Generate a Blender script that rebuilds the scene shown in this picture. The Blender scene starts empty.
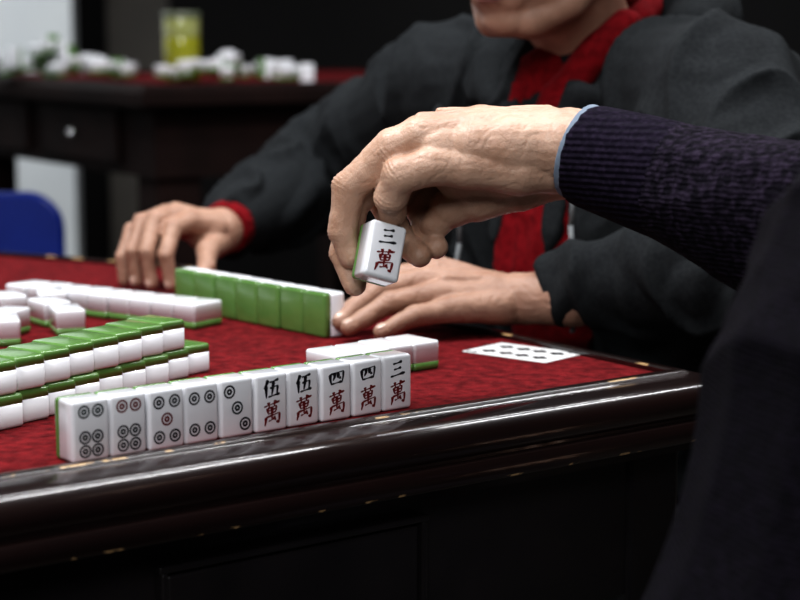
import bpy, bmesh, math, random
from mathutils import Vector, Matrix, noise, Quaternion
V=Vector
scene=bpy.context.scene
COL=scene.collection
scene.view_settings.view_transform='Standard'
try: scene.view_settings.look='Medium High Contrast'
except Exception as e: print('look',e)
Z0=0.75   # felt height

# ------------------------------------------------------------------ materials
def new_mat(name):
    m=bpy.data.materials.new(name); m.use_nodes=True
    nt=m.node_tree; b=nt.nodes['Principled BSDF']
    return m,nt,b
def mat(name,c1,rough=.5,c2=None,scale=20,bump=0,bscale=None,bdist=.002,detail=4,coat=0,sss=0,metal=0,spec=.5,sheen=0,contrast=(.35,.65),stretch=None,trans=0,crackle=0):
    m,nt,b=new_mat(name); N=nt.nodes; L=nt.links
    b.inputs['Base Color'].default_value=(*c1,1); b.inputs['Roughness'].default_value=rough
    b.inputs['Metallic'].default_value=metal; b.inputs['Specular IOR Level'].default_value=spec
    b.inputs['Coat Weight'].default_value=coat; b.inputs['Coat Roughness'].default_value=.05
    b.inputs['Sheen Weight'].default_value=sheen
    b.inputs['Transmission Weight'].default_value=trans
    if sss:
        b.inputs['Subsurface Weight'].default_value=sss
        b.inputs['Subsurface Radius'].default_value=(1,.45,.3); b.inputs['Subsurface Scale'].default_value=.003
    tc=N.new('ShaderNodeTexCoord'); mp=N.new('ShaderNodeMapping'); L.new(tc.outputs['Object'],mp.inputs['Vector'])
    if stretch: mp.inputs['Scale'].default_value=stretch
    if c2:
        n=N.new('ShaderNodeTexNoise'); n.inputs['Scale'].default_value=scale; n.inputs['Detail'].default_value=detail
        L.new(mp.outputs[0],n.inputs['Vector'])
        r=N.new('ShaderNodeValToRGB'); r.color_ramp.elements[0].position=contrast[0]; r.color_ramp.elements[1].position=contrast[1]
        r.color_ramp.elements[0].color=(*c1,1); r.color_ramp.elements[1].color=(*c2,1)
        L.new(n.outputs['Fac'],r.inputs[0]); L.new(r.outputs[0],b.inputs['Base Color'])
    if bump:
        n2=N.new('ShaderNodeTexNoise'); n2.inputs['Scale'].default_value=bscale or scale; n2.inputs['Detail'].default_value=detail
        L.new(mp.outputs[0],n2.inputs['Vector'])
        bp=N.new('ShaderNodeBump'); bp.inputs['Strength'].default_value=bump; bp.inputs['Distance'].default_value=bdist
        h=n2.outputs['Fac']
        if crackle:
            vo=N.new('ShaderNodeTexVoronoi'); vo.feature='DISTANCE_TO_EDGE'; vo.inputs['Scale'].default_value=crackle
            nn=N.new('ShaderNodeTexNoise'); nn.inputs['Scale'].default_value=90
            mx=N.new('ShaderNodeMixRGB'); mx.inputs[0].default_value=.012
            L.new(mp.outputs[0],nn.inputs['Vector']); L.new(mp.outputs[0],mx.inputs[1]); L.new(nn.outputs['Color'],mx.inputs[2]); L.new(mx.outputs[0],vo.inputs['Vector'])
            mr=N.new('ShaderNodeMapRange'); mr.inputs[1].default_value=0; mr.inputs[2].default_value=.12; L.new(vo.outputs['Distance'],mr.inputs[0])
            ad=N.new('ShaderNodeMath'); ad.operation='MULTIPLY_ADD'; L.new(mr.outputs[0],ad.inputs[0]); ad.inputs[1].default_value=.35; L.new(h,ad.inputs[2]); h=ad.outputs[0]
        L.new(h,bp.inputs['Height']); L.new(bp.outputs[0],b.inputs['Normal'])
    return m
M={}
M['white']=mat('tile_ivory',(.80,.80,.83),.22,coat=.4,c2=(.76,.77,.80),scale=60)
M['green']=mat('tile_green',(.095,.205,.050),.25,c2=(.12,.24,.065),scale=40,coat=.35)
M['ink']=mat('ink_black',(.003,.004,.007),.4,c2=(.006,.007,.011),scale=200)
M['inkred']=mat('ink_red',(.15,.006,.006),.4,c2=(.10,.004,.004),scale=300)
M['inkgreen']=mat('ink_green',(.004,.018,.017),.4,c2=(.006,.013,.015),scale=300)
M['felt']=mat('red_felt',(.065,.0045,.006),.95,c2=(.180,.013,.016),scale=95,bump=1.0,bscale=170,bdist=.005,detail=10,contrast=(.30,.68),spec=.08)
M['wood']=mat('dark_lacquer',(.0085,.0038,.0034),.28,c2=(.013,.0053,.0047),scale=5,coat=.9)
M['woodworn']=mat('worn_lacquer_edge',(.012,.0055,.0045),.3,c2=(.42,.27,.13),scale=46,detail=8,contrast=(.585,.62),coat=.3)
M['body']=mat('table_body_black',(.010,.0085,.0095),.28,c2=(.017,.014,.015),scale=12,bump=.05,bscale=60)
M['desk']=mat('desk_dark_wood',(.009,.0045,.004),.75,c2=(.015,.007,.006),scale=8,spec=.1)
M['skin']=mat('skin',(.42,.245,.165),.42,c2=(.57,.37,.27),scale=34,bump=.42,bscale=240,bdist=.0009,sss=.10,detail=8,contrast=(.32,.66),crackle=340)
M['skin2']=mat('skin_ruddy',(.31,.17,.115),.5,c2=(.43,.255,.18),scale=45,bump=.4,bscale=230,bdist=.0009,sss=.08,detail=7,contrast=(.3,.7),crackle=360)
M['lip']=mat('lips',(.20,.085,.07),.5,c2=(.24,.11,.085),scale=80)
M['nail']=mat('nail',(.50,.33,.26),.25,c2=(.56,.39,.31),scale=90,coat=.3)
M['hoodie']=mat('charcoal_fleece',(.014,.0155,.017),.95,c2=(.020,.022,.0235),scale=240,bump=.35,bscale=420,bdist=.0008,spec=.10)
M['redcloth']=mat('red_knit',(.12,.0025,.005),.9,c2=(.19,.005,.009),scale=120,bump=.4,bscale=260,bdist=.001,spec=.12)
M['trousers']=mat('dark_trousers',(.012,.012,.016),.9,c2=(.02,.02,.026),scale=40)
M['hair']=mat('black_hair',(.008,.007,.007),.45,c2=(.02,.017,.015),scale=120,bump=.6,bscale=150,stretch=(1,1,.2))
M['cord']=mat('grey_cord',(.20,.21,.21),.8,c2=(.14,.15,.16),scale=300)
M['shirt']=mat('pale_blue_shirt',(.18,.22,.28),.8,c2=(.14,.18,.24),scale=120)
M['eye']=mat('eye',(.6,.58,.55),.2,c2=(.65,.62,.6),scale=50)
M['shoe']=mat('shoe',(.01,.01,.01),.5,c2=(.02,.02,.02),scale=20)
M['card']=mat('card_stock',(.80,.80,.79),.35,c2=(.75,.76,.76),scale=30)
M['blue']=mat('blue_plastic',(.005,.014,.12),.35,c2=(.006,.018,.15),scale=10)
M['chrome']=mat('chrome',(.6,.6,.6),.15,metal=1,c2=(.5,.5,.5),scale=10)
M['wall']=mat('dark_wall',(.006,.0055,.006),.8,c2=(.009,.008,.008),scale=2,bump=.1,bscale=80)
M['wallw']=mat('pale_wall',(.70,.73,.74),.8,c2=(.64,.67,.69),scale=3,bump=.1,bscale=80)
M['wallb']=mat('beige_panel',(.17,.155,.135),.7,c2=(.14,.13,.115),scale=4)
M['wallf']=mat('dim_wall',(.04,.037,.035),.8,c2=(.03,.03,.028),scale=4)
M['floor']=mat('floor_tiles',(.04,.035,.03),.4,c2=(.06,.055,.05),scale=3)
M['ceil']=mat('ceiling_paint',(.035,.035,.036),.9,c2=(.03,.03,.03),scale=3)
M['tea']=mat('tea_olive_yellow',(.26,.26,.02),.15,c2=(.34,.33,.03),scale=20,coat=.4)
M['glass']=mat('clear_olive_plastic',(.30,.32,.10),.1,c2=(.36,.37,.16),scale=20,coat=.5)
M['lid']=mat('dull_lid',(.14,.15,.10),.4,c2=(.12,.14,.09),scale=20)
def knit(name,base,c2,ribdir,ribscale,strength,dist=2.5,wamp=1.0,nsc=260):
    m,nt,b=new_mat(name); N=nt.nodes; L=nt.links
    b.inputs['Roughness'].default_value=.95; b.inputs['Specular IOR Level'].default_value=.10
    tc=N.new('ShaderNodeTexCoord')
    n=N.new('ShaderNodeTexNoise'); n.inputs['Scale'].default_value=nsc; n.inputs['Detail'].default_value=3; L.new(tc.outputs['Object'],n.inputs['Vector'])
    r=N.new('ShaderNodeValToRGB'); r.color_ramp.elements[0].position=.42; r.color_ramp.elements[1].position=.68
    r.color_ramp.elements[0].color=(*base,1); r.color_ramp.elements[1].color=(*c2,1)
    L.new(n.outputs['Fac'],r.inputs[0]); L.new(r.outputs[0],b.inputs['Base Color'])
    w=N.new('ShaderNodeTexWave'); w.wave_type='BANDS'; w.bands_direction=ribdir; w.inputs['Scale'].default_value=ribscale; w.inputs['Distortion'].default_value=dist
    w.inputs['Detail'].default_value=2; L.new(tc.outputs['Object'],w.inputs['Vector'])
    mu=N.new('ShaderNodeMath'); mu.operation='MULTIPLY'; L.new(w.outputs['Fac'],mu.inputs[0]); mu.inputs[1].default_value=wamp
    ad=N.new('ShaderNodeMath'); ad.operation='ADD'; L.new(mu.outputs[0],ad.inputs[0]); L.new(n.outputs['Fac'],ad.inputs[1])
    bp=N.new('ShaderNodeBump'); bp.inputs['Strength'].default_value=strength; bp.inputs['Distance'].default_value=.003
    L.new(ad.outputs[0],bp.inputs['Height']); L.new(bp.outputs[0],b.inputs['Normal'])
    return m
M['knit']=knit('purple_black_knit',(.004,.003,.006),(.024,.017,.031),'Z',90,.6,4,.3,190)
M['knitcuff']=knit('purple_ribbed_knit',(.006,.004,.010),(.015,.010,.022),'Z',75,.45,.6,.8)
M['navy']=knit('purple_black_body_knit',(.0015,.0011,.0024),(.0065,.0045,.0095),'Z',100,.4,4,.3,260)

# ------------------------------------------------------------------ helpers
def obj_from(me,name,mats,parent=None,smooth=True):
    o=bpy.data.objects.new(name,me); COL.objects.link(o)
    if not isinstance(mats,(list,tuple)): mats=[mats]
    if len(me.materials)==0:
        for m in mats: me.materials.append(M[m] if isinstance(m,str) else m)
    if smooth: me.polygons.foreach_set('use_smooth',[True]*len(me.polygons))
    if parent: o.parent=parent
    return o
def bm_obj(bm,name,mats,parent=None,smooth=True):
    me=bpy.data.meshes.new(name); bm.to_mesh(me); bm.free(); return obj_from(me,name,mats,parent,smooth)
def tag(o,label,cat,group=None,kind=None):
    o['label']=label; o['category']=cat
    if group:o['group']=group
    if kind:o['kind']=kind
def box(bm,c,s,rz=0,bev=0,mi=0):
    Mx=Matrix.Translation(c)@Matrix.Rotation(rz,4,'Z')@Matrix.Diagonal((s[0],s[1],s[2],1))
    r=bmesh.ops.create_cube(bm,size=1,matrix=Mx)
    fs=set(f for v in r['verts'] for f in v.link_faces)
    for f in fs:f.material_index=mi
    if bev:
        es=set(e for v in r['verts'] for e in v.link_edges)
        bmesh.ops.bevel(bm,geom=list(es),offset=bev,segments=2,affect='EDGES',profile=.5)
def align(d):
    return V((0,0,1)).rotation_difference(d.normalized()).to_matrix().to_4x4()
def chain(bm,pts,rs,cap0=True,cap1=True,seg=20):
    pts=[V(p) for p in pts]
    for i in range(len(pts)-1):
        d=pts[i+1]-pts[i]
        if d.length<1e-6: continue
        bmesh.ops.create_cone(bm,cap_ends=True,segments=seg,radius1=rs[i],radius2=rs[i+1],depth=d.length,matrix=Matrix.Translation((pts[i]+pts[i+1])/2)@align(d))
    for i,p in enumerate(pts):
        if i==0 and not cap0: continue
        if i==len(pts)-1 and not cap1: continue
        bmesh.ops.create_icosphere(bm,subdivisions=3,radius=rs[i],matrix=Matrix.Translation(p))
def ell(bm,c,r,ax=None):
    R=Matrix.Identity(4)
    if ax:
        R=Matrix((ax[0],ax[1],ax[2])).transposed().to_4x4()
    bmesh.ops.create_icosphere(bm,subdivisions=3,radius=1,matrix=Matrix.Translation(c)@R@Matrix.Diagonal((r[0],r[1],r[2],1)))
def blob(bm,voxel,it=4,fac=.5):
    me=bpy.data.meshes.new('tmp'); bm.to_mesh(me); bm.free()
    o=bpy.data.objects.new('tmp',me); COL.objects.link(o)
    m=o.modifiers.new('r','REMESH'); m.mode='VOXEL'; m.voxel_size=voxel; m.adaptivity=0
    s=o.modifiers.new('s','SMOOTH'); s.factor=fac; s.iterations=it
    dg=bpy.context.evaluated_depsgraph_get(); dg.update()
    res=bpy.data.meshes.new_from_object(o.evaluated_get(dg))
    bpy.data.objects.remove(o); bpy.data.meshes.remove(me)
    res.materials.clear()
    return res
def displace(me,fn):
    me.update()
    ns=[v.normal.copy() for v in me.vertices]
    for v,n in zip(me.vertices,ns): v.co=v.co+n*fn(v.co,n)
    me.update()
def recenter(root,loc):
    loc=V(loc); T=Matrix.Translation(-loc)
    for o in [root]+list(root.children_recursive):
        if o.type=='MESH': o.data.transform(T)
    root.location=loc
def join_meshes(mes,name):
    bm=bmesh.new()
    for m in mes: bm.from_mesh(m)
    me=bpy.data.meshes.new(name); bm.to_mesh(me); bm.free(); return me

# ------------------------------------------------------------------ mahjong tiles
TW,TH,TT=.0273,.040,.0235
def rounded(w,h,t,bev):
    bm=bmesh.new(); bmesh.ops.create_cube(bm,size=1,matrix=Matrix.Diagonal((w,h,t,1)))
    bmesh.ops.bevel(bm,geom=bm.edges[:],offset=bev,segments=4,affect='EDGES',profile=.5); return bm
def cut(up):
    bm=rounded(TW-.0003,TH,TT,.0028); zc=-TT/2+.0068
    r=bmesh.ops.bisect_plane(bm,geom=bm.verts[:]+bm.edges[:]+bm.faces[:],plane_co=(0,0,zc),plane_no=(0,0,1),clear_inner=up,clear_outer=not up)
    es=[e for e in bm.edges if e.is_boundary]
    bmesh.ops.holes_fill(bm,edges=es,sides=0)
    me=bpy.data.meshes.new('tile'); bm.to_mesh(me); bm.free()
    me.polygons.foreach_set('use_smooth',[len(p.vertices)<=4 for p in me.polygons])
    return me
ME_W=cut(True); ME_W.materials.append(M['white'])
ME_G=cut(False); ME_G.materials.append(M['green'])
ZF=TT/2+.00012
def ring(bm,cx,cy,r0,r1,mi,n=20,z=ZF):
    vs0=[bm.verts.new((cx+r0*math.cos(2*math.pi*i/n),cy+r0*math.sin(2*math.pi*i/n),z)) for i in range(n)] if r0>0 else None
    vs1=[bm.verts.new((cx+r1*math.cos(2*math.pi*i/n),cy+r1*math.sin(2*math.pi*i/n),z)) for i in range(n)]
    if vs0:
        for i in range(n):
            f=bm.faces.new((vs0[i],vs1[i],vs1[(i+1)%n],vs0[(i+1)%n])); f.material_index=mi
    else:
        f=bm.faces.new(vs1); f.material_index=mi
def mark_mesh(bm):
    idx=[f.material_index for f in bm.faces]
    out=bpy.data.meshes.new('marking'); bm.to_mesh(out); bm.free(); out.materials.clear()
    for m in('ink','inkred','inkgreen'): out.materials.append(M[m])
    out.polygons.foreach_set('material_index',idx); out.update()
    return out
# brush characters: strokes in a unit box, each a polyline with start/end weight
CH={
'万':[ # the traditional ten-thousand character
 [(-.95,.70),(-.2,.76),(.95,.86)],[(-.42,1.02),(-.36,.80),(-.30,.56)],[(.42,1.06),(.36,.82),(.24,.58)],
 [(-.52,.52),(-.50,.25),(-.42,-.04)],[(-.52,.48),(0,.52),(.52,.56),(.50,.25),(.42,.0)],[(-.44,.24),(.44,.30)],[(-.42,-.03),(.42,.03)],
 [(0,.54),(.0,.0),(-.02,-.62)],
 [(-.72,-.26),(-.74,-.6),(-.88,-1.0)],[(-.72,-.28),(0,-.22),(.88,-.14),(.86,-.6),(.78,-.98),(.50,-.84)],
 [(-.42,-.66),(0,-.60),(.36,-.50)],[(.20,-.36),(.30,-.52),(.46,-.74)]],
'伍':[
 [(-.46,1.0),(-.66,.55),(-1.0,.10)],[(-.70,.45),(-.70,-.3),(-.68,-1.0)],
 [(-.28,.70),(.2,.74),(.86,.82)],[(.24,.78),(.14,0),(-.02,-.80)],[(-.24,.04),(.3,.10),(.74,.16),(.70,-.3),(.62,-.80)],[(-.46,-.88),(.2,-.84),(1.0,-.78)]],
'四':[
 [(-.88,.72),(-.84,0),(-.70,-.80)],[(-.88,.70),(0,.76),(.90,.84),(.86,.1),(.70,-.78)],[(-.70,-.66),(0,-.62),(.72,-.58)],
 [(-.26,.70),(-.28,.25),(-.52,-.22)],[(.20,.74),(.20,.10),(.36,-.06),(.58,.02)]],
'三':[
 [(-.66,.80),(0,.84),(.60,.94)],[(-.54,.02),(0,.06),(.48,.14)],[(-1.0,-.86),(-.2,-.80),(1.0,-.70)]]}
def brush(bm,ch,cx,cy,w,h,wt,mi):
    for si,st in enumerate(CH[ch]):
        P=[V((cx+x*w/2,cy+(y+x*.12)*h/2,0)) for x,y in st]
        Q=[]
        for a,b in zip(P,P[1:]):
            for k in range(4): Q.append(a.lerp(b,k/4))
        Q.append(P[-1]); n=len(Q)-1; L=[];R=[]
        z=ZF+si*.000012
        for i,p in enumerate(Q):
            a=Q[max(i-1,0)];b=Q[min(i+1,n)]; d=(b-a).normalized(); nn=V((-d.y,d.x,0)); t=i/n
            ww=wt*(1.05-.65*math.sin(min(t,.85)*3.6)+.9*max(0,t-.75)) if abs(d.x)>abs(d.y) else wt*(1.7-1.15*t)
            if i==0 or i==n: ww*=.45
            L.append(bm.verts.new((p.x+nn.x*ww,p.y+nn.y*ww,z))); R.append(bm.verts.new((p.x-nn.x*ww,p.y-nn.y*ww,z)))
        for i in range(n):
            f=bm.faces.new((R[i],R[i+1],L[i+1],L[i])); f.material_index=mi
def wan(num,nh):
    bm=bmesh.new()
    brush(bm,num,0,.0100,.0132,nh,.00105 if num=='三' else .00096,0)
    brush(bm,'万',0,-.0070,.0140,.0155,.00084,1)
    return mark_mesh(bm)
def pin(dots,r=.0044):
    bm=bmesh.new()
    for(x,y,c) in dots:
        ring(bm,x,y,r*.71,r,c); ring(bm,x,y,r*.14,r*.48,c,14)
    return mark_mesh(bm)
MK={
 's6':pin([(-.0050,.0125,2),(.0050,.0125,2),(-.0045,-.0040,0),(.0045,-.0040,0),(-.0045,-.0129,0),(.0045,-.0129,0)],.0043),
 's6b':pin([(-.0050,.0125,1),(.0050,.0125,1),(-.0045,-.0040,0),(.0045,-.0040,0),(-.0045,-.0129,0),(.0045,-.0129,0)],.0043),
 's5':pin([(-.006,.0115,0),(.006,.0115,0),(0,0,1),(-.006,-.0115,0),(.006,-.0115,0)],.0044),
 's4':pin([(-.006,.0105,0),(.006,.0105,0),(-.006,-.0105,0),(.006,-.0105,0)],.0044),
 's3':pin([(-.0062,.0115,0),(0,0,2),(.0062,-.0115,0)],.0046),
 'w5':wan('伍',.0125),'w4':wan('四',.0102),'w3':wan('三',.0105)}
def tile(mx,label,group,mark=None,sx=1.0,name='mahjong_tile'):
    r=bpy.data.objects.new(name,ME_W); COL.objects.link(r)
    g=bpy.data.objects.new('tile_back',ME_G); COL.objects.link(g); g.parent=r; g['label']='green plastic back layer'
    if mark:
        k=bpy.data.objects.new('tile_marking',MK[mark]); COL.objects.link(k); k.parent=r
    r.matrix_world=mx@Matrix.Diagonal((sx,1,1,1))
    tag(r,label,'mahjong tile',group); return r
def frame(X,Y,Z,c):
    m=Matrix((X,Y,Z)).transposed().to_4x4(); m.translation=c; return m
def dirv(deg): return V((math.cos(math.radians(deg)),math.sin(math.radians(deg)),0))
UP=V((0,0,1))
A1=dirv(39.6); n1=V((A1.y,-A1.x,0)); st=V((-.2055,1.134,Z0))
seq=[('s6','six circles'),('s6b','six circles, upper pair red'),('s5','five circles'),('s4','four circles'),('s3','three circles'),('w5','the characters for fifty thousand'),('w5','the characters for fifty thousand'),('w4','the characters for forty thousand'),('w4','the characters for forty thousand'),('w3','the characters for thirty thousand')]
for i,(k,d) in enumerate(seq):
    jit=.0006*math.sin(i*2.3)
    c=st+A1*(i+.5)*(TW+.0006)-n1*(TT/2+jit)+UP*TH/2
    tile(frame(A1,UP,n1,c),'white mahjong tile standing upright with '+d,'hand of ten standing tiles',k)
for i in range(4):
    c=V((.0323,1.469,Z0))-A1*(i+.5)*TW-n1*(TH/2-(.004 if i>1 else 0))+UP*TT/2
    tile(frame(A1,-n1,UP,c),'white mahjong tile lying face up behind the standing row','tiles lying behind the hand')
rd=dirv(131); zf=V((rd.y,-rd.x,0))
for i in range(7):
    c=V((-.066,1.613,Z0))+rd*(i+.5)*TW*1.24+zf*(TT/2+.0006*math.sin(i*2.1))+UP*TH/2
    tile(frame(rd,UP,zf,c),'mahjong tile standing green back outward beside the seated player','standing row showing green backs',None,1.205)
rd=dirv(145); yb=V((-rd.y,rd.x,0))*-1
for i in range(9):
    c=V((-.1787,1.6727,Z0))-yb*.014+rd*(i+.5)*TW+yb*(TH/2+.0015*math.sin(i*3))+UP*TT/2
    tile(frame(-rd,yb,UP,c),'white mahjong tile lying face up in a row on the felt','row of tiles lying face up')
for(x,y,a) in((-.300,1.648,20),(-.352,1.635,-20),(-.372,1.735,30),(-.325,1.695,35),(-.398,1.675,10),(-.345,1.590,15),(-.335,1.760,12)):
    X=dirv(a); Y=V((-X.y,X.x,0))
    tile(frame(X,Y,UP,V((x,y,Z0+TT/2))),'loose white discarded mahjong tile lying on the felt','discarded tiles')
rw=dirv(62.5); sp=(TW+.0012)/math.cos(math.radians(11.5))
for lay in(0,1):
    for i in range(-2,9-lay):
        X=dirv(51+.8*math.sin(i*2.7+lay)); Y=V((X.y,-X.x,0))
        c=V((-.2735,1.2254,Z0))+rw*(i+.5)*sp-Y*(TH/2+.0008*math.sin(i*1.9+lay*2))+UP*(TT/2+lay*(TT+.0001))
        if lay: c=c-rw*.004-Y*.001
        tile(frame(X,Y,-UP,c),'face-down mahjong tile, green back up, in '+('upper' if lay else 'lower')+' layer of wall','two-layer wall of tiles')

# ------------------------------------------------------------------ main table
A=dirv(37.3)
C1=V((.2135,1.439,0)); C2=V((-.238,2.084,0)); C3=V((-.524,2.238,0)); C5=C1-A*1.0; C4=C5+V((-.56,.72,0))
poly=[C1,C2,C3,C4,C5]
def miters(poly):
    out=[]
    n=len(poly)
    for i in range(n):
        a=(poly[i]-poly[i-1]).normalized(); b=(poly[(i+1)%n]-poly[i]).normalized()
        na=V((a.y,-a.x,0)); nb=V((b.y,-b.x,0))
        out.append((na+nb)/(1+na.dot(nb)))
    return out
def sweep(bm,poly,prof,mis=None,closed=False):
    mt=miters(poly); n=len(poly); rows=[]
    for(o,z) in prof: rows.append([bm.verts.new((p.x+m.x*o,p.y+m.y*o,z)) for p,m in zip(poly,mt)])
    R=len(rows)
    for j in range(R if closed else R-1):
        a=rows[j];b=rows[(j+1)%R]
        for i in range(n):
            f=bm.faces.new((a[i],a[(i+1)%n],b[(i+1)%n],b[i])); f.material_index=mis[j] if mis else 0
    return rows
def prism(bm,poly,off,z0,z1):
    rows=sweep(bm,poly,[(off,z1),(off,z0)])
    bm.faces.new(rows[0]); bm.faces.new(list(reversed(rows[1])))
bm=bmesh.new(); prism(bm,poly,.0,Z0-.17,Z0-.012)
mt=bm_obj(bm,'mahjong_table','body',None,False); tag(mt,'mahjong table with red felt top and glossy dark brown rim','table')
bm=bmesh.new(); prism(bm,poly,.004,Z0-.012,Z0); bm_obj(bm,'playing_surface','felt',mt,False)['label']='mottled red felt surface'
prof=[(.0,Z0-.01),(.0,Z0+.0035),(.0015,Z0+.005),(.0075,Z0+.005),(.009,Z0+.004),(.0105,Z0+.0025),(.020,Z0+.0015),(.0275,Z0-.0005),(.034,Z0-.0045),(.0385,Z0-.010),(.0405,Z0-.016),(.0400,Z0-.022),(.0375,Z0-.0255),(.0375,Z0-.0275),(.0430,Z0-.0290),(.0455,Z0-.034),(.0455,Z0-.0415),(.0445,Z0-.0432),(.0425,Z0-.0440),(.010,Z0-.044)]
mis=[0]*len(prof); mis[1]=1; mis[3]=1; mis[16]=1;mis[17]=1
bm=bmesh.new(); sweep(bm,poly,prof,mis,True); bmesh.ops.recalc_face_normals(bm,faces=bm.faces[:])
ro=bm_obj(bm,'table_rim',['wood','woodworn'],mt,False); ro['label']='glossy dark lacquered moulding with chipped edges'
for p in ro.data.polygons: p.use_smooth=True
try: ro.data.set_sharp_from_angle(angle=math.radians(35))
except Exception as e: print(e)
nA=V((A.y,-A.x,0)); ang=math.radians(37.3)
def onface(s,z,out): return C1-A*s+nA*out+V((0,0,z))
bm=bmesh.new(); prism(bm,poly,.022,Z0-.056,Z0-.040); bm_obj(bm,'apron_moulding','wood',mt,False)
bm=bmesh.new(); box(bm,onface(.36,.628,.002),(.205,.012,.088),ang,.002)
dr=bm_obj(bm,'drawer','body',mt,False)
bm=bmesh.new()
box(bm,onface(.36,.677,.006),(.22,.010,.005),ang,.0015); box(bm,onface(.36,.582,.006),(.22,.010,.005),ang,.0015)
box(bm,onface(.254,.63,.006),(.005,.010,.09),ang,.0015); box(bm,onface(.466,.63,.006),(.005,.010,.09),ang,.0015)
bm_obj(bm,'drawer_frame','body',dr,False)
cen=sum(poly,V())/5
for k,P in enumerate([C1,C2,C4,C5]):
    q=P+(cen-P).normalized()*.030
    bm=bmesh.new(); box(bm,V((q.x,q.y,(Z0-.056)/2)),(.055,.055,Z0-.056),ang,.004)
    bm_obj(bm,'leg','body',mt,False)
recenter(mt,V((cen.x,cen.y,0)))

# ------------------------------------------------------------------ playing card
bm=bmesh.new()
cx=V((.1038,1.540,Z0)); L=V((.767,-.641,0)); W=V((.641,.767,0))
cw,cl=.0575,.0875
vs=[]
for(sx,sy) in((1,1),(-1,1),(-1,-1),(1,-1)):
    for k in range(6):
        a=math.atan2(sy,sx)-math.pi/4+k*math.pi/10
        vs.append((sx*(cl/2-.003)+.003*math.cos(a),sy*(cw/2-.003)+.003*math.sin(a)))
bot=[bm.verts.new((x,y,0)) for x,y in vs]; top=[bm.verts.new((x,y,.0004)) for x,y in vs]
bm.faces.new(top); bm.faces.new(list(reversed(bot)))
for i in range(len(vs)): bm.faces.new((bot[i],bot[(i+1)%len(vs)],top[(i+1)%len(vs)],top[i]))
def club(bm,x,y,s,d=1):
    for(a,b) in((0.58,0),(-.12,.52),(-.12,-.52)): ring(bm,x+d*a*s,y+b*s,0,.46*s,1,12,.0006)
    ring(bm,x+d*.1*s,y,0,.26*s,1,10,.00061)
    f=bm.faces.new([bm.verts.new((x+d*p*s,y+q*s,.00062)) for p,q in((.2,.14),(.2,-.14),(-1.15,-.46),(-1.15,.46))]); f.material_index=1
for x in(-.027,-.009,.009,.027):
    for y in(-.0125,.0125): club(bm,x,y,.0064,1 if x>0 else -1)
for s in(1,-1): club(bm,s*.0330,s*.0240,.0026,s); ring(bm,s*.0390,s*.0240,.0010,.0024,1,10,.0006)
idx=[f.material_index for f in bm.faces]
card=bm_obj(bm,'playing_card',['card','ink'],None,False)
card.data.polygons.foreach_set('material_index',idx)
card.matrix_world=frame(L,W*-1 if L.cross(W).z<0 else W,UP,cx+V((0,0,.0003)))
tag(card,'white playing card with black club pips lying on the felt','playing card')

# ------------------------------------------------------------------ hands
def build_hand(f,spec,u,voxel=.0013,sm=4,fingers=(),up=UP,fr=1.0,wr=1.0):
    bm=bmesh.new(); J=[]
    for ci,ch in enumerate(spec):
        pts=[f(p[:3]) for p in ch]; rs=[p[3]*u for p in ch]
        if ci in fingers: rs=[rs[0]]+[r*fr for r in rs[1:]]
        P=[];R=[]
        for i in range(len(pts)):
            P.append(pts[i]);R.append(rs[i])
            if i<len(pts)-1:
                P.append((pts[i]+pts[i+1])/2); R.append((rs[i]+rs[i+1])/2*.93)
        chain(bm,P,R)
        if ci in fingers:
            n=len(pts)
            for k in (n-3,n-2):
                d=((pts[k+1]-pts[k]).normalized()+(pts[k]-pts[k-1]).normalized()).normalized()
                bend=(pts[k]*2-pts[k-1]-pts[k+1])
                bend=bend.normalized() if bend.length>1e-4 else up
                J.append((pts[k],d,rs[k],bend))
    me=blob(bm,voxel,sm,.5)
    def fn(co,n):
        a=noise.noise(co*60)*.0006
        w=co*85+noise.noise_vector(co*50)*.8
        b=(1-abs(noise.noise(w)))**9
        w2=V((co.x*230,co.y*120,co.z*120))+noise.noise_vector(co*90)*.7
        b2=(1-abs(noise.noise(w2)))**8
        a-=(b*.00048+b2*.00020)*wr
        for(p,d,r,bd) in J:
            q=co-p; t=q.dot(d)
            if abs(t)<.012 and q.length<r*1.7:
                m=n.dot(bd)
                k=math.exp(-(t/.0048)**2)*max(.15,m)
                a+=k*(-.00055*math.cos(t/.0027*math.pi*2+noise.noise(co*150)*2)+.0005*max(m,0))
        return a
    displace(me,fn)
    return me
def nail(parent,c,d,n,s=.0055,r=.008):
    d=d.normalized(); n=(n-d*n.dot(d)).normalized(); t=n.cross(d)
    bm=bmesh.new(); ell(bm,c+n*r*.80-d*.001,(s*1.1,s*.85,s*.36),(d,t,n)); return bm_obj(bm,'fingernail','nail',parent)

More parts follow.
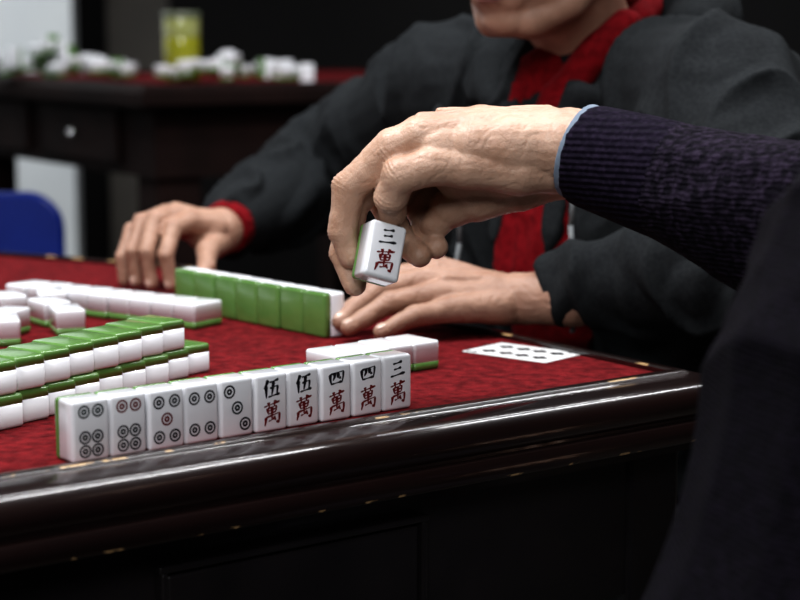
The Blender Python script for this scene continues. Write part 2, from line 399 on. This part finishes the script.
u1=.000692; W1=V((.1176,1.2815,.9379))
F1=lambda p:W1+V((p[0],p[2],p[1]-.12*p[2]))*u1
H1=[
 [(60,-10,16,44),(0,1,12,43),(-30,2,14,39)],
 [(-20,14,2,29),(-90,17,2,24.5),(-150,13,2,23),(-176,2,4,22.5),(-221,-38,6,19),(-228,-82,6,16),(-220,-107,6,13)],
 [(-20,18,22,28),(-90,23,26,25),(-150,14,30,24),(-176,-6,31,21),(-218,-54,36,18),(-228,-104,28,15.5),(-216,-136,12,13)],
 [(-20,10,40,26),(-90,10,46,25),(-144,-4,54,22),(-184,-54,60,17.5),(-170,-90,48,15.5),(-150,-106,26,13.5)],
 [(-20,0,50,26),(-80,0,62,23),(-122,-14,76,20),(-150,-56,74,16),(-142,-84,56,14.5),(-132,-98,36,12.5)],
 [(-15,-14,14,30),(-60,-18,24,31),(-110,-20,34,28)],
 [(0,-22,26,26),(-50,-34,36,28),(-92,-46,42,26),(-120,-58,46,21),(-134,-74,46,16)],
 [(-12,-16,2,28),(-50,-20,-8,28),(-104,-16,-14,25),(-138,-17,-19,21.5),(-170,-27,-22,20.5),(-179,-48,-12,18),(-177,-63,4,15)],
 [(-10,2,-6,35),(-60,3,-8,32),(-100,2,-6,29),(-132,2,-4,24)],
 [(-20,40.5,4,4.5),(-120,36,2,4.5),(-150,32.5,4,6)],
 [(-20,42.5,18,4.5),(-130,40,26,5)],
]
h1=build_hand(F1,H1,u1,.0011,4,(1,2,3,4,7),UP,.97,.75)
heldc=F1((-191,-104,-11))
nz=V((.42,-.86,.27)).normalized(); yy=V((.22,.24,.93)); yy=(yy-nz*yy.dot(nz)).normalized(); xx=yy.cross(nz)
tile(frame(xx,yy,nz,heldc),'white mahjong tile pinched in fingers, marked for thirty thousand','tile held in hand','w3')

W2=V((-.193,1.982,.806)); F2=lambda p:W2+V((p[0]*.80,p[1]*.95,p[2]))*.001
H2=[
 [(18,45,8,26),(0,0,0,25),(-18,-16,2,23)],
 [(-8,-14,4,19),(-38,-42,14,14.5),(-54,-72,10,11.5),(-60,-96,-16,9.8),(-54,-94,-45,8.2)],
 [(-10,-10,6,19),(-55,-33,21,15),(-77,-66,18,12),(-86,-90,-12,10),(-80,-88,-45,8.4)],
 [(-12,-6,4,19),(-70,-21,18,14.5),(-98,-50,14,11.5),(-107,-71,-14,9.6),(-103,-69,-45,8.2)],
 [(-12,0,-2,18),(-80,-4,10,13),(-114,-30,3,10.5),(-125,-48,-22,8.8),(-123,-46,-47,7.6)],
 [(-5,-16,-10,18),(-12,-52,-16,14),(-10,-82,-30,11),(-20,-102,-44,9.5)],
]
h2=build_hand(F2,H2,.001,.0013,3,(1,2,3,4,5),UP,.90)
W3=V((.104,1.643,.7795)); F3=lambda p:W3+V((p[0],p[1],p[2]))*.001
H3=[
 [(50,-20,6,27),(0,0,2,24),(-20,2,5,22)],
 [(-12,10,6,19),(-76,27,23,15),(-112,24,18,12),(-136,12,2,10),(-150,3,-9,8.6)],
 [(-12,4,5,20),(-75,6,18,15.5),(-122,-3,12,12),(-144,-15,-4,10),(-157,-23,-15,8.6)],
 [(-12,-4,2,20),(-70,-15,8,15),(-112,-28,3,11.8),(-136,-38,-10,9.8),(-149,-44,-17,8.4)],
 [(-12,-10,-2,19),(-60,-32,-3,13.5),(-91,-49,-6,10.8),(-108,-58,-13,9),(-120,-63,-18,7.8)],
 [(-10,18,0,18),(-52,42,2,14),(-88,48,-4,11.5),(-116,42,-12,9.5)],
 [(-20,12,22,3.5),(-72,27,36,4)],[(-20,6,23,3.5),(-70,7,31,4)],[(-20,-4,21,3.5),(-66,-15,22,4)],
]
h3=build_hand(F3,H3,.001,.0012,3,(1,2,3,4,5),UP,.92)

# ------------------------------------------------------------------ heads
def add_head(bm,c,F):
    F=F.normalized(); S=UP.cross(F).normalized(); U=F.cross(S).normalized()
    g=lambda f,s,u: c+F*f+S*s+U*u
    ax=(F,S,U)
    ell(bm,g(-.012,0,.025),(.098,.078,.105),ax)
    ell(bm,g(.020,0,-.035),(.068,.065,.080),ax)
    ell(bm,g(.034,0,-.064),(.050,.050,.042),ax)
    chain(bm,[g(-.005,.060,-.045),g(.025,.049,-.076),g(.056,.022,-.092),g(.056,-.022,-.092),g(.025,-.049,-.076),g(-.005,-.060,-.045)],[.017]*6)
    for s in(1,-1):
        ell(bm,g(.055,s*.036,-.025),(.030,.030,.034),ax)
        ell(bm,g(-.008,s*.080,-.003),(.020,.009,.032),ax)
        chain(bm,[g(.076,s*.014,.033),g(.066,s*.045,.034)],[.011,.010])
        ell(bm,g(.090,s*.013,-.028),(.011,.008,.008),ax)
        chain(bm,[g(.086,s*.020,-.030),g(.080,s*.034,-.058)],[.005,.006])
    chain(bm,[g(.084,0,.022),g(.095,0,-.005),g(.104,0,-.026)],[.009,.009,.0115])
    ell(bm,g(.072,0,-.060),(.020,.036,.028),ax)
    chain(bm,[g(.076,.024,-.0655),g(.0900,.009,-.0600),g(.0900,-.009,-.0600),g(.076,-.024,-.0655)],[.0035,.0050,.0050,.0035])
    chain(bm,[g(.076,.021,-.0670),g(.0885,.009,-.0695),g(.0885,-.009,-.0695),g(.076,-.021,-.0670)],[.0035,.0053,.0053,.0035])
    ell(bm,g(.064,0,-.090),(.020,.026,.018),ax)
    return g,ax
def hair_mesh(g,ax):
    bm=bmesh.new()
    ell(bm,g(-.022,0,.045),(.100,.086,.100),ax)
    ell(bm,g(-.055,0,-.01),(.066,.078,.075),ax)
    chain(bm,[g(.058,.035,.088),g(.062,0,.095),g(.058,-.035,.088)],[.022,.024,.022])
    me=blob(bm,.004,4); displace(me,lambda c,n:.003*noise.noise(V((c.x*60,c.y*60,c.z*15))))
    return me
def lips_idx(me,g,ax):
    out=[]
    for p in me.polygons:
        c=p.center; d=c-g(.088,0,-.0648)
        f,s,u=d.dot(ax[0]),d.dot(ax[1]),d.dot(ax[2])
        out.append(1 if (abs(s)<.024 and f>-.018 and abs(u)<.0088*(1-(s/.027)**2)) else 0)
    return out
def folds(amp,sc=14,zs=1.4):
    def fn(c,n):
        q=V((c.x*sc,c.y*sc,c.z*sc*zs))
        w=q+noise.noise_vector(q*.6)*.8
        a=1-abs(noise.noise(w))
        return amp*(a**3-.45)+amp*.2*noise.noise(w*2.3)
    return fn
def creases(amp,segs,fl=(0,0,1)):
    """flat cloth with a few long soft ridges; ridges run round the limbs near the bends"""
    fl=V(fl)
    def fn(c,n):
        q=c*16-fl*(c.dot(fl)*11); w=q+noise.noise_vector(c*5)*.7
        rr=(1-abs(noise.noise(w)))
        out=amp*.75*(max(0,rr-.70)/.30)**1.5-amp*.30
        for(a,b,den,ph) in segs:
            ab=b-a; L=ab.length; t=(c-a).dot(ab)/(L*L)
            if -.1<t<1.1:
                r=(c-(a+ab*t)).length
                if r<.11:
                    k=t*L*den+2.8*noise.noise(c*11+V((ph,0,0)))+ph
                    e=min(1,max(0,(t+.1)/.2))*min(1,max(0,(1.1-t)/.2))
                    bendw=.35+.65*math.exp(-((t-1)/.25)**2)+.4*math.exp(-(t/.2)**2)
                    m=max(0,noise.noise(c*7+V((0,ph,0)))+.25)
                    out+=amp*.9*e*bendw*m*(max(0,math.sin(k))**2.0-.15)
        return out
    return fn

# ------------------------------------------------------------------ seated player in hoodie
Fp=V((-.819,-.574,0)); Bp=V((-.574,.819,0))
Nk=V((.195,1.875,.985)); Hc=V((.134,1.795,1.127)); HF=V((-.62,-.76,-.10))
SR=V((.06,2.01,.955)); SL=V((.290,1.70,.955)); ER=V((-.091,2.25,.852)); EL=V((.330,1.545,.820))
chest=V((.205,1.885,.83)); waist=V((.240,1.935,.66)); pel=V((.27,1.965,.50))
dcf=(ER-W2).normalized()
bm=bmesh.new(); g,ax=add_head(bm,Hc,HF)
chain(bm,[Hc+V((.02,.02,-.05)),Nk,chest,waist,pel],[.052,.050,.09,.09,.10])
dn=V((0,0,-.045))
chain(bm,[Nk+dn,SR+dn*.6,ER,W2+dcf*.045],[.035,.040,.034,.026]); chain(bm,[Nk+dn,SL+dn*.6,EL,W3+V((.05,-.018,.010))],[.035,.040,.034,.024])
KR=V((-.04,1.85,.46));KL=V((.09,1.63,.46))
for s,K in((.09,KR),(-.09,KL)): chain(bm,[pel+Bp*s+V((0,0,-.02)),K,K+V((.06,.04,-.39))],[.08,.06,.045])
b1=blob(bm,.0025,4)
idx=lips_idx(b1,g,ax)
me=join_meshes([b1,h2,h3],'person')
idx=idx+[0]*(len(me.polygons)-len(idx))
me.materials.append(M['skin2']); me.materials.append(M['lip']); me.polygons.foreach_set('material_index',idx)
p1=obj_from(me,'person',[])
tag(p1,'seated person in charcoal hoodie and red scarf, hands on tiles','person')
for s in(1,-1):
    bm=bmesh.new(); ell(bm,g(.066,s*.031,.010),(.0125,.0125,.0125)); bm_obj(bm,'eye','eye',p1)
for F,H,k in((F3,H3,1),(F3,H3,2),(F3,H3,3),(F3,H3,4),(F2,H2,1),(F2,H2,2),(F2,H2,3)):
    a=F(H[k][-2][:3]); b=F(H[k][-1][:3]); d=b-a; nn=V((-.3,-.5,1)) if H is H3 else V((-.5,-.8,.1))
    nail(p1,b,d,nn,.0050,H[k][-1][3]*.00092)
obj_from(hair_mesh(g,ax),'hair','hair',p1)
bm=bmesh.new()
chain(bm,[Nk+V((0,0,-.05)),chest,waist,pel],[.10,.12,.132,.145])
for s in(.075,-.075): chain(bm,[Nk+Bp*s+V((0,0,-.06)),chest+Bp*s,waist+Bp*s*.7,pel+Bp*s*.7],[.085,.112,.122,.135])
cR=W2+dcf*.020; cL=W3+V((.030,-.008,.007)); mL=EL*.25+cL*.75+V((0,0,.007))
chain(bm,[Nk+Bp*.05+V((0,0,-.02)),SR,SR*.5+ER*.5+V((0,0,.004)),ER,ER*.5+cR*.5+V((0,0,-.002)),ER*.15+cR*.85,cR],[.06,.078,.068,.062,.056,.043,.0330],cap1=False)
chain(bm,[Nk-Bp*.05+V((0,0,-.02)),SL,SL*.5+EL*.5,EL,EL*.5+cL*.5+V((0,0,.006)),mL,cL],[.06,.080,.072,.064,.053,.041,.031],cap1=False)
SH=-.030
for s in(1,-1):
    h0=Nk+Fp*.085+Bp*(.030 if s>0 else -.085)+V((0,0,-.03))
    e=[h0,chest+Fp*.112+Bp*(SH+s*.028)+V((0,0,.05)),chest+Fp*.120+Bp*(SH+s*.037),waist+Fp*.132+Bp*(SH+s*.036)+V((0,0,.08)),waist+Fp*.138+Bp*(SH+s*.018)]
    chain(bm,e,[.018,.013,.012,.013,.018])
hm=blob(bm,.0036,8); displace(hm,creases(.015,[(SR,ER,95,1.0),(ER,cR,110,3.1),(SL,EL,95,5.0),(EL,cL,100,0.3)],(.2,.2,.95)))
hood_j=obj_from(hm,'hoodie','hoodie',p1); hood_j['label']='charcoal fleece jacket, open at the neck'
bm=bmesh.new()
def hring(a0,a1,n,rf,rb,z0,z1,r0,r1):
    P=[];R=[]
    for k in range(n):
        u=k/(n-1); th=math.radians(a0+(a1-a0)*u); w=(1-math.cos(th))/2
        tp=min(1,.25+u*3.6,.25+(1-u)*3.6)
        P.append(Nk+Fp*math.cos(th)*rf+Bp*math.sin(th)*rb+V((0,0,z0+(z1-z0)*w-.030*(1-tp)))); R.append((r0+(r1-r0)*w)*tp)
    chain(bm,P,R)
hring(-8,312,21,.098,.112,-.026,.058,.030,.040)
hring(30,304,19,.138,.180,-.050,-.016,.024,.038)
hd=blob(bm,.0032,2); displace(hd,creases(.012,[],(.0,.6,.8)))
obj_from(hd,'hood','hoodie',hood_j)['label']='thick folded hood lying round the neck'
bm=bmesh.new()
for o in(-.024,0,.024):
    chain(bm,[Nk+Fp*.05+V((0,0,-.02)),Nk+Fp*.07+V((0,0,-.07))+Bp*(o*.6-.02),chest+Fp*.096+V((0,0,.03))+Bp*(SH+o),chest+Fp*.101+V((0,0,-.04))+Bp*(SH+o),chest+Fp*.083+V((0,0,-.10))+Bp*(SH+o)],[.045,.034,.032,.033,.028])
chain(bm,[Nk+Fp*.06+V((0,0,-.01))+Bp*.01,Nk+Fp*.088+V((0,0,-.06))+Bp*.0,chest+Fp*.105+V((0,0,.04))+Bp*SH],[.028,.024,.020])
def sring(a0,a1,n,rf,rb,dz,r):
    P=[]
    for k in range(n):
        th=math.radians(a0+(a1-a0)*k/(n-1)); P.append(Nk+Fp*(math.cos(th)*rf+.006)+Bp*math.sin(th)*rb+V((0,0,dz-.030*math.cos(th))))
    chain(bm,P,[r]*n)
sring(-185,-30,10,.064,.072,.010,.019); sring(-185,-45,9,.058,.066,.042,.014); sring(10,175,8,.060,.064,-.016,.013)
chain(bm,[Nk+Fp*.03-Bp*.080+V((0,0,.040)),Nk+Fp*.066-Bp*.070+V((0,0,.006)),Nk+Fp*.096-Bp*.054+V((0,0,-.035)),Nk+Fp*.110-Bp*.042+V((0,0,-.07))],[.016,.018,.017,.014])
sm=blob(bm,.0024,3); displace(sm,folds(.0028,20))
obj_from(sm,'scarf','redcloth',p1)['label']='red knitted scarf and sweater'
bm=bmesh.new()
chain(bm,[W2+dcf*.006,W2+dcf*.075],[.0285,.030],False,False)
cm=blob(bm,.0022,3); displace(cm,folds(.001,60)); obj_from(cm,'cuff','redcloth',p1)['label']='red sweater cuff'
def cord(pts):
    bm=bmesh.new(); chain(bm,pts,[.0025]*len(pts)); bm_obj(bm,'drawstring','cord',p1)
d0=chest+Fp*.132-Bp*.112
cord([d0+V((0,0,.09)),d0+V((.002,0,.05)),d0+V((-.002,0,.01)),d0+V((.001,0,-.03)),d0+V((.004,0,-.06)),d0+V((.001,0,-.09))])
d0=chest+Fp*.150+Bp*.040
cord([d0+V((0,0,.03)),d0+V((0,0,-.02)),d0+V((-.006,0,-.06))])
bm=bmesh.new()
for s,K in((.09,KR),(-.09,KL)): chain(bm,[pel+Bp*s+V((0,0,-.02)),K,K+V((.06,.04,-.37))],[.10,.072,.06])
obj_from(blob(bm,.006,4),'trousers','trousers',p1)
for s,K in((.09,KR),(-.09,KL)):
    bm=bmesh.new(); ell(bm,K+V((.06,.04,-.42))+Fp*.06,(.13,.05,.04),(Fp,Bp,UP)); bm_obj(bm,'shoe','shoe',p1)
recenter(p1,V((pel.x,pel.y,0)))

# ------------------------------------------------------------------ reaching player in knitted sweater
el=V((.350,1.115,.872)); sh=V((.380,.92,1.06)); sh2=V((.66,.88,1.06)); nk=V((.51,.91,1.12)); hc=V((.48,.96,1.30))
ch2=V((.408,.88,.98)); md=V((.342,.88,.83)); pl=V((.294,.86,.60)); el2=V((.70,1.02,.82)); wl=V((.56,1.18,.66))
bm=bmesh.new(); g2,ax2=add_head(bm,hc,V((-.35,.93,-.2)))
chain(bm,[hc+V((.01,-.02,-.05)),nk,ch2,md,pl],[.054,.058,.11,.11,.12])
chain(bm,[nk,sh,el,W1+V((.042,-.010,-.008))],[.05,.05,.038,.029]); chain(bm,[nk,sh2,el2,wl],[.05,.05,.04,.027])
hips=[(V((.24,.86,.50)),V((.36,1.21,.50))),(V((.44,.84,.50)),V((.56,1.20,.50)))]
for a,k in hips: chain(bm,[a,k,k+V((0,-.04,-.42))],[.08,.06,.045])
b2=blob(bm,.0038,3); idx=lips_idx(b2,g2,ax2)
F4=lambda p:wl+V((p[0]*.9-0.0,-p[1]+12,p[2]))*.001
h4=build_hand(F4,H3,.001,.002)
me=join_meshes([b2,h1,h4],'person'); me.materials.append(M['skin']); me.materials.append(M['lip'])
idx=idx+[0]*(len(me.polygons)-len(idx)); me.polygons.foreach_set('material_index',idx)
p2=obj_from(me,'person',[])
tag(p2,'person in dark purple knitted sweater reaching out, holding a tile','person')
for s in(1,-1):
    bm=bmesh.new(); ell(bm,g2(.066,s*.031,.010),(.0125,.0125,.0125)); bm_obj(bm,'eye','eye',p2)
obj_from(hair_mesh(g2,ax2),'hair','hair',p2)
w2=V((.2322,1.206,.9040))
fa=(w2-W1).normalized()
cs=W1+V((.009,-.0028,-.002))
bm=bmesh.new()
chain(bm,[nk+V((0,0,-.03)),ch2+V((0,0,.03))],[.09,.15])
chain(bm,[ch2,md,pl],[.172,.190,.200]); chain(bm,[ch2+V((.13,-.03,0)),md+V((.15,-.03,0)),pl+V((.13,-.03,0))],[.14,.16,.18])
chain(bm,[nk+V((-.04,0,-.05)),sh,sh*.5+el*.5,el,w2,cs*.45+w2*.55+V((0,0,.001)),cs],[.08,.088,.082,.074,.053,.0415,.0355],cap1=False)
chain(bm,[nk+V((.04,0,-.05)),sh2,el2,wl+V((.01,-.01,.01))],[.08,.085,.065,.042],cap1=False)
sm=blob(bm,.0033,4)
f6=folds(.009,6)
displace(sm,lambda c,n: f6(c,n)*min(1,max(.10,((c-cs).length-.05)/.10)))
idx=[]
for p in sm.polygons:
    d=p.center-cs
    if d.dot(fa)<.068 and d.length<.10: idx.append(1)
    elif p.center.y<1.06: idx.append(2)
    else: idx.append(0)
sm.materials.append(M['knit']); sm.materials.append(M['knitcuff']); sm.materials.append(M['navy']); sm.polygons.foreach_set('material_index',idx)
o=obj_from(sm,'sweater',[],p2); o['label']='dark purple and black knitted sweater with ribbed cuffs'
bm=bmesh.new(); chain(bm,[W1+V((.0054,-.0015,.0)),cs+fa*.02],[.0335,.0340],False,False,40)
obj_from(blob(bm,.0010,2),'shirt_cuff','shirt',p2)['label']='pale blue shirt cuff edge'
bm=bmesh.new()
for a,k in hips: chain(bm,[a,k,k+V((0,-.04,-.40))],[.10,.078,.06])
obj_from(blob(bm,.006,4),'trousers','trousers',p2)
for a,k in hips:
    bm=bmesh.new(); ell(bm,k+V((0,.02,-.46)),(.05,.13,.04)); bm_obj(bm,'shoe','shoe',p2)
recenter(p2,V((pl.x,pl.y,0)))

# ------------------------------------------------------------------ second table with clutter
Q1=V((-.455,3.32,0)); e1=V((.842,.54,0)); e2=V((-.54,.842,0)); H2z=.922
q=[Q1,Q1+e1*1.1,Q1+e1*1.1+e2*1.1,Q1+e2*1.1]
bm=bmesh.new(); prism(bm,q,-.03,H2z-.17,H2z-.012); t2=bm_obj(bm,'mahjong_table','desk',None,False)
tag(t2,'second dark wooden mahjong table with red top, cluttered with tiles','table')
bm=bmesh.new(); prism(bm,q,-.06,H2z-.012,H2z-.004); bm_obj(bm,'playing_surface','felt',t2,False)
bm=bmesh.new(); sweep(bm,q,[(-.062,H2z-.01),(-.062,H2z),(.0,H2z),(.012,H2z-.012),(.012,H2z-.035),(0,H2z-.045),(-.04,H2z-.045)],None,True); bmesh.ops.recalc_face_normals(bm,faces=bm.faces[:]); bm_obj(bm,'table_rim','desk',t2,False)
for i,P in enumerate(q):
    c=sum(q,V())/4; r=P+(c-P).normalized()*.12
    bm=bmesh.new(); box(bm,V((r.x,r.y,(H2z-.17)/2)),(.09,.09,H2z-.17),math.radians(32.7),.005); bm_obj(bm,'leg','desk',t2,False)
for s in(.35,.8):
    bm=bmesh.new(); pos=Q1+e2*s+V((-e1.x*-.022,-e1.y*-.022,0))
    box(bm,V((pos.x,pos.y,H2z-.10)),(.01,.36,.10),math.radians(32.7),.003); d=bm_obj(bm,'drawer','desk',t2,False)
    bm=bmesh.new(); ell(bm,V((pos.x-e1.x*.018,pos.y-e1.y*.018,H2z-.10)),(.009,.009,.009)); bm_obj(bm,'knob','chrome',d)
recenter(t2,V((Q1.x,Q1.y,0)))
random.seed(7)
def heap(c,w,d,n,lift):
    for i in range(n):
        fx=random.uniform(-1,1); fy=random.uniform(-1,1)
        h=max(0,(1-abs(fx)))*lift
        E=Matrix.Rotation(random.uniform(0,6.28),3,'Z')@Matrix.Rotation(random.choice([0,0,0,0,math.pi/2])+random.uniform(-.25,.25)*(h>0.01),3,'X')
        mm=E.to_4x4(); mm.translation=V((c[0]+fx*w,c[1]+fy*d,H2z-.004+TT/2+.006+random.uniform(0,h)))
        tile(mm,'pale mahjong tile heaped on the second table','heap of tiles on the second table')
heap((-.74,3.88),.19,.06,44,.060)
heap((-.34,3.68),.16,.05,26,.035)
bx,by=(-.437,3.74)
def lathe(bm,prof,c,n=24):
    rows=[[bm.verts.new((c[0]+r*math.cos(2*math.pi*i/n),c[1]+r*math.sin(2*math.pi*i/n),c[2]+z)) for i in range(n)] for r,z in prof]
    for a,b in zip(rows,rows[1:]):
        for i in range(n): bm.faces.new((a[i],a[(i+1)%n],b[(i+1)%n],b[i]))
    bm.faces.new(list(reversed(rows[0]))); bm.faces.new(rows[-1])
bm=bmesh.new()
lathe(bm,[(.032,0),(.037,.004),(.037,.085),(.036,.088)],(0,0,0))
bt=bm_obj(bm,'tea_bottle','tea'); bt.location=(bx,by,H2z-.004)
tag(bt,'clear container of olive-yellow tea standing on the second table','bottle')
bm=bmesh.new(); lathe(bm,[(.0365,.0882),(.0375,.092),(.0375,.122),(.0365,.125)],(0,0,0)); bm_obj(bm,'glass_wall','glass',bt)
bm=bmesh.new(); lathe(bm,[(.038,.1252),(.039,.127),(.039,.137),(.037,.139)],(0,0,0)); bm_obj(bm,'lid','lid',bt)
def rrect(bm,w,h,t,r,c,axis):
    out=[]
    for(sx,sy) in((1,1),(-1,1),(-1,-1),(1,-1)):
        for k in range(7):
            a=math.atan2(sy,sx)-math.pi/4+k*math.pi/12
            out.append((sx*(w/2-r)+r*math.cos(a),sy*(h/2-r)+r*math.sin(a)))
    P=(lambda x,y,z:V((x,z,y))) if axis=='Y' else (lambda x,y,z:V((x,y,z)))
    rows=[]
    for z,k in((-t/2,.96),(-t/4,1),(t/4,1),(t/2,.96)): rows.append([bm.verts.new(P(x*k,y*k,z)+V(c)) for x,y in out])
    for a,b in zip(rows,rows[1:]):
        for i in range(len(out)): bm.faces.new((a[i],a[(i+1)%len(out)],b[(i+1)%len(out)],b[i]))
    bm.faces.new(rows[0]);bm.faces.new(rows[-1]); bmesh.ops.recalc_face_normals(bm,faces=bm.faces[:])
bm=bmesh.new(); rrect(bm,.42,.42,.04,.06,(0,0,.45),'Z')
chs=bm_obj(bm,'chair','blue',None,False); tag(chs,'blue plastic chair with chrome legs near the second table','chair')
bm=bmesh.new(); rrect(bm,.42,.25,.04,.060,(0,.20,.640),'Y'); bm_obj(bm,'backrest','blue',chs,False)
for sx in(-1,1):
    for sy in(-1,1):
        bm=bmesh.new(); chain(bm,[V((sx*.18,sy*.18,.44)),V((sx*.20,sy*.21,.012))],[.011,.011]); bm_obj(bm,'leg','chrome',chs)
    bm=bmesh.new(); chain(bm,[V((sx*.19,.225,.44)),V((sx*.175,.228,.69))],[.011,.011]); bm_obj(bm,'backrest_post','chrome',chs)
chs.location=(-.710,2.72,0); chs.rotation_euler=(0,0,math.radians(10))

# ------------------------------------------------------------------ room
def struct(name,c,s,m):
    bm=bmesh.new(); box(bm,V(c),s); o=bm_obj(bm,name,m,None,False); o['kind']='structure'; o['label']=name.replace('_',' ')+' of the game room'; o['category']='structure'; return o
struct('floor',(0,2.2,-.05),(8,9,.1),'floor')
struct('ceiling',(0,2.2,3.05),(8,9,.1),'ceil')
struct('wall_back',(0,6.75,1.5),(8,.1,3),'wall')
struct('wall_front',(0,-2.35,1.5),(8,.1,3),'wallf')
struct('wall_left',(-4.05,2.2,1.5),(.1,9,3),'wallw')
struct('wall_right',(4.05,2.2,1.5),(.1,9,3),'wall')
struct('wall_partition',(-2.5,5.6,1.5),(3.05,.1,3),'wallw')
struct('door_1',(-.93,6.66,1.05),(.22,.06,2.1),'wallb')

# ------------------------------------------------------------------ lights, camera
def area(name,loc,tgt,sx,sy,p,col=(1,1,1),yaw=None):
    l=bpy.data.lights.new(name,'AREA'); l.shape='RECTANGLE'; l.size=sx; l.size_y=sy; l.energy=p; l.color=col
    o=bpy.data.objects.new(name,l); COL.objects.link(o); o.location=loc
    if yaw is not None: o.rotation_euler=(0,0,math.radians(yaw))
    else:
        d=V(tgt)-V(loc); o.rotation_euler=d.to_track_quat('-Z','Y').to_euler()
    return o
area('ceiling_or_fill_light',(.9,1.95,2.8),None,3.2,.06,46,(.97,.98,1),37.3)
area('ceiling_or_fill_light',(.45,2.60,2.8),None,3.2,.05,22,(.97,.98,1),37.3)
area('ceiling_or_fill_light',(-.7,1.3,2.7),(-.1,1.4,.75),1.2,.4,38,(.97,.98,1))
area('ceiling_or_fill_light',(-1.1,-.2,2.3),(0,1.4,.8),1.0,.5,16,(.95,.98,1))  # added fill from front left, lifts the dark table body; no real fixture
area('ceiling_or_fill_light',(.1,-1.3,2.3),(0,1.4,.8),1.2,.6,28,(.97,.98,1))  # added fill from behind the camera to brighten the standing tile faces
area('ceiling_or_fill_light',(-2.3,4.6,2.7),(-2.2,5.4,1.0),1.2,.6,50,(.95,.98,1))  # added fill aimed at the partition to whiten it, not a room lamp
w=bpy.data.worlds.new('World'); scene.world=w; w.use_nodes=True
w.node_tree.nodes['Background'].inputs[0].default_value=(.5,.55,.6,1); w.node_tree.nodes['Background'].inputs[1].default_value=.2
cam=bpy.data.cameras.new('Camera'); co=bpy.data.objects.new('Camera',cam); COL.objects.link(co)
co.location=(0,0,1.02); co.rotation_euler=(math.radians(90-8.3),0,0)
cam.lens=83.25; cam.sensor_width=36; cam.clip_start=.05
cam.dof.use_dof=True; cam.dof.focus_distance=1.33; cam.dof.aperture_fstop=6.3
scene.camera=co
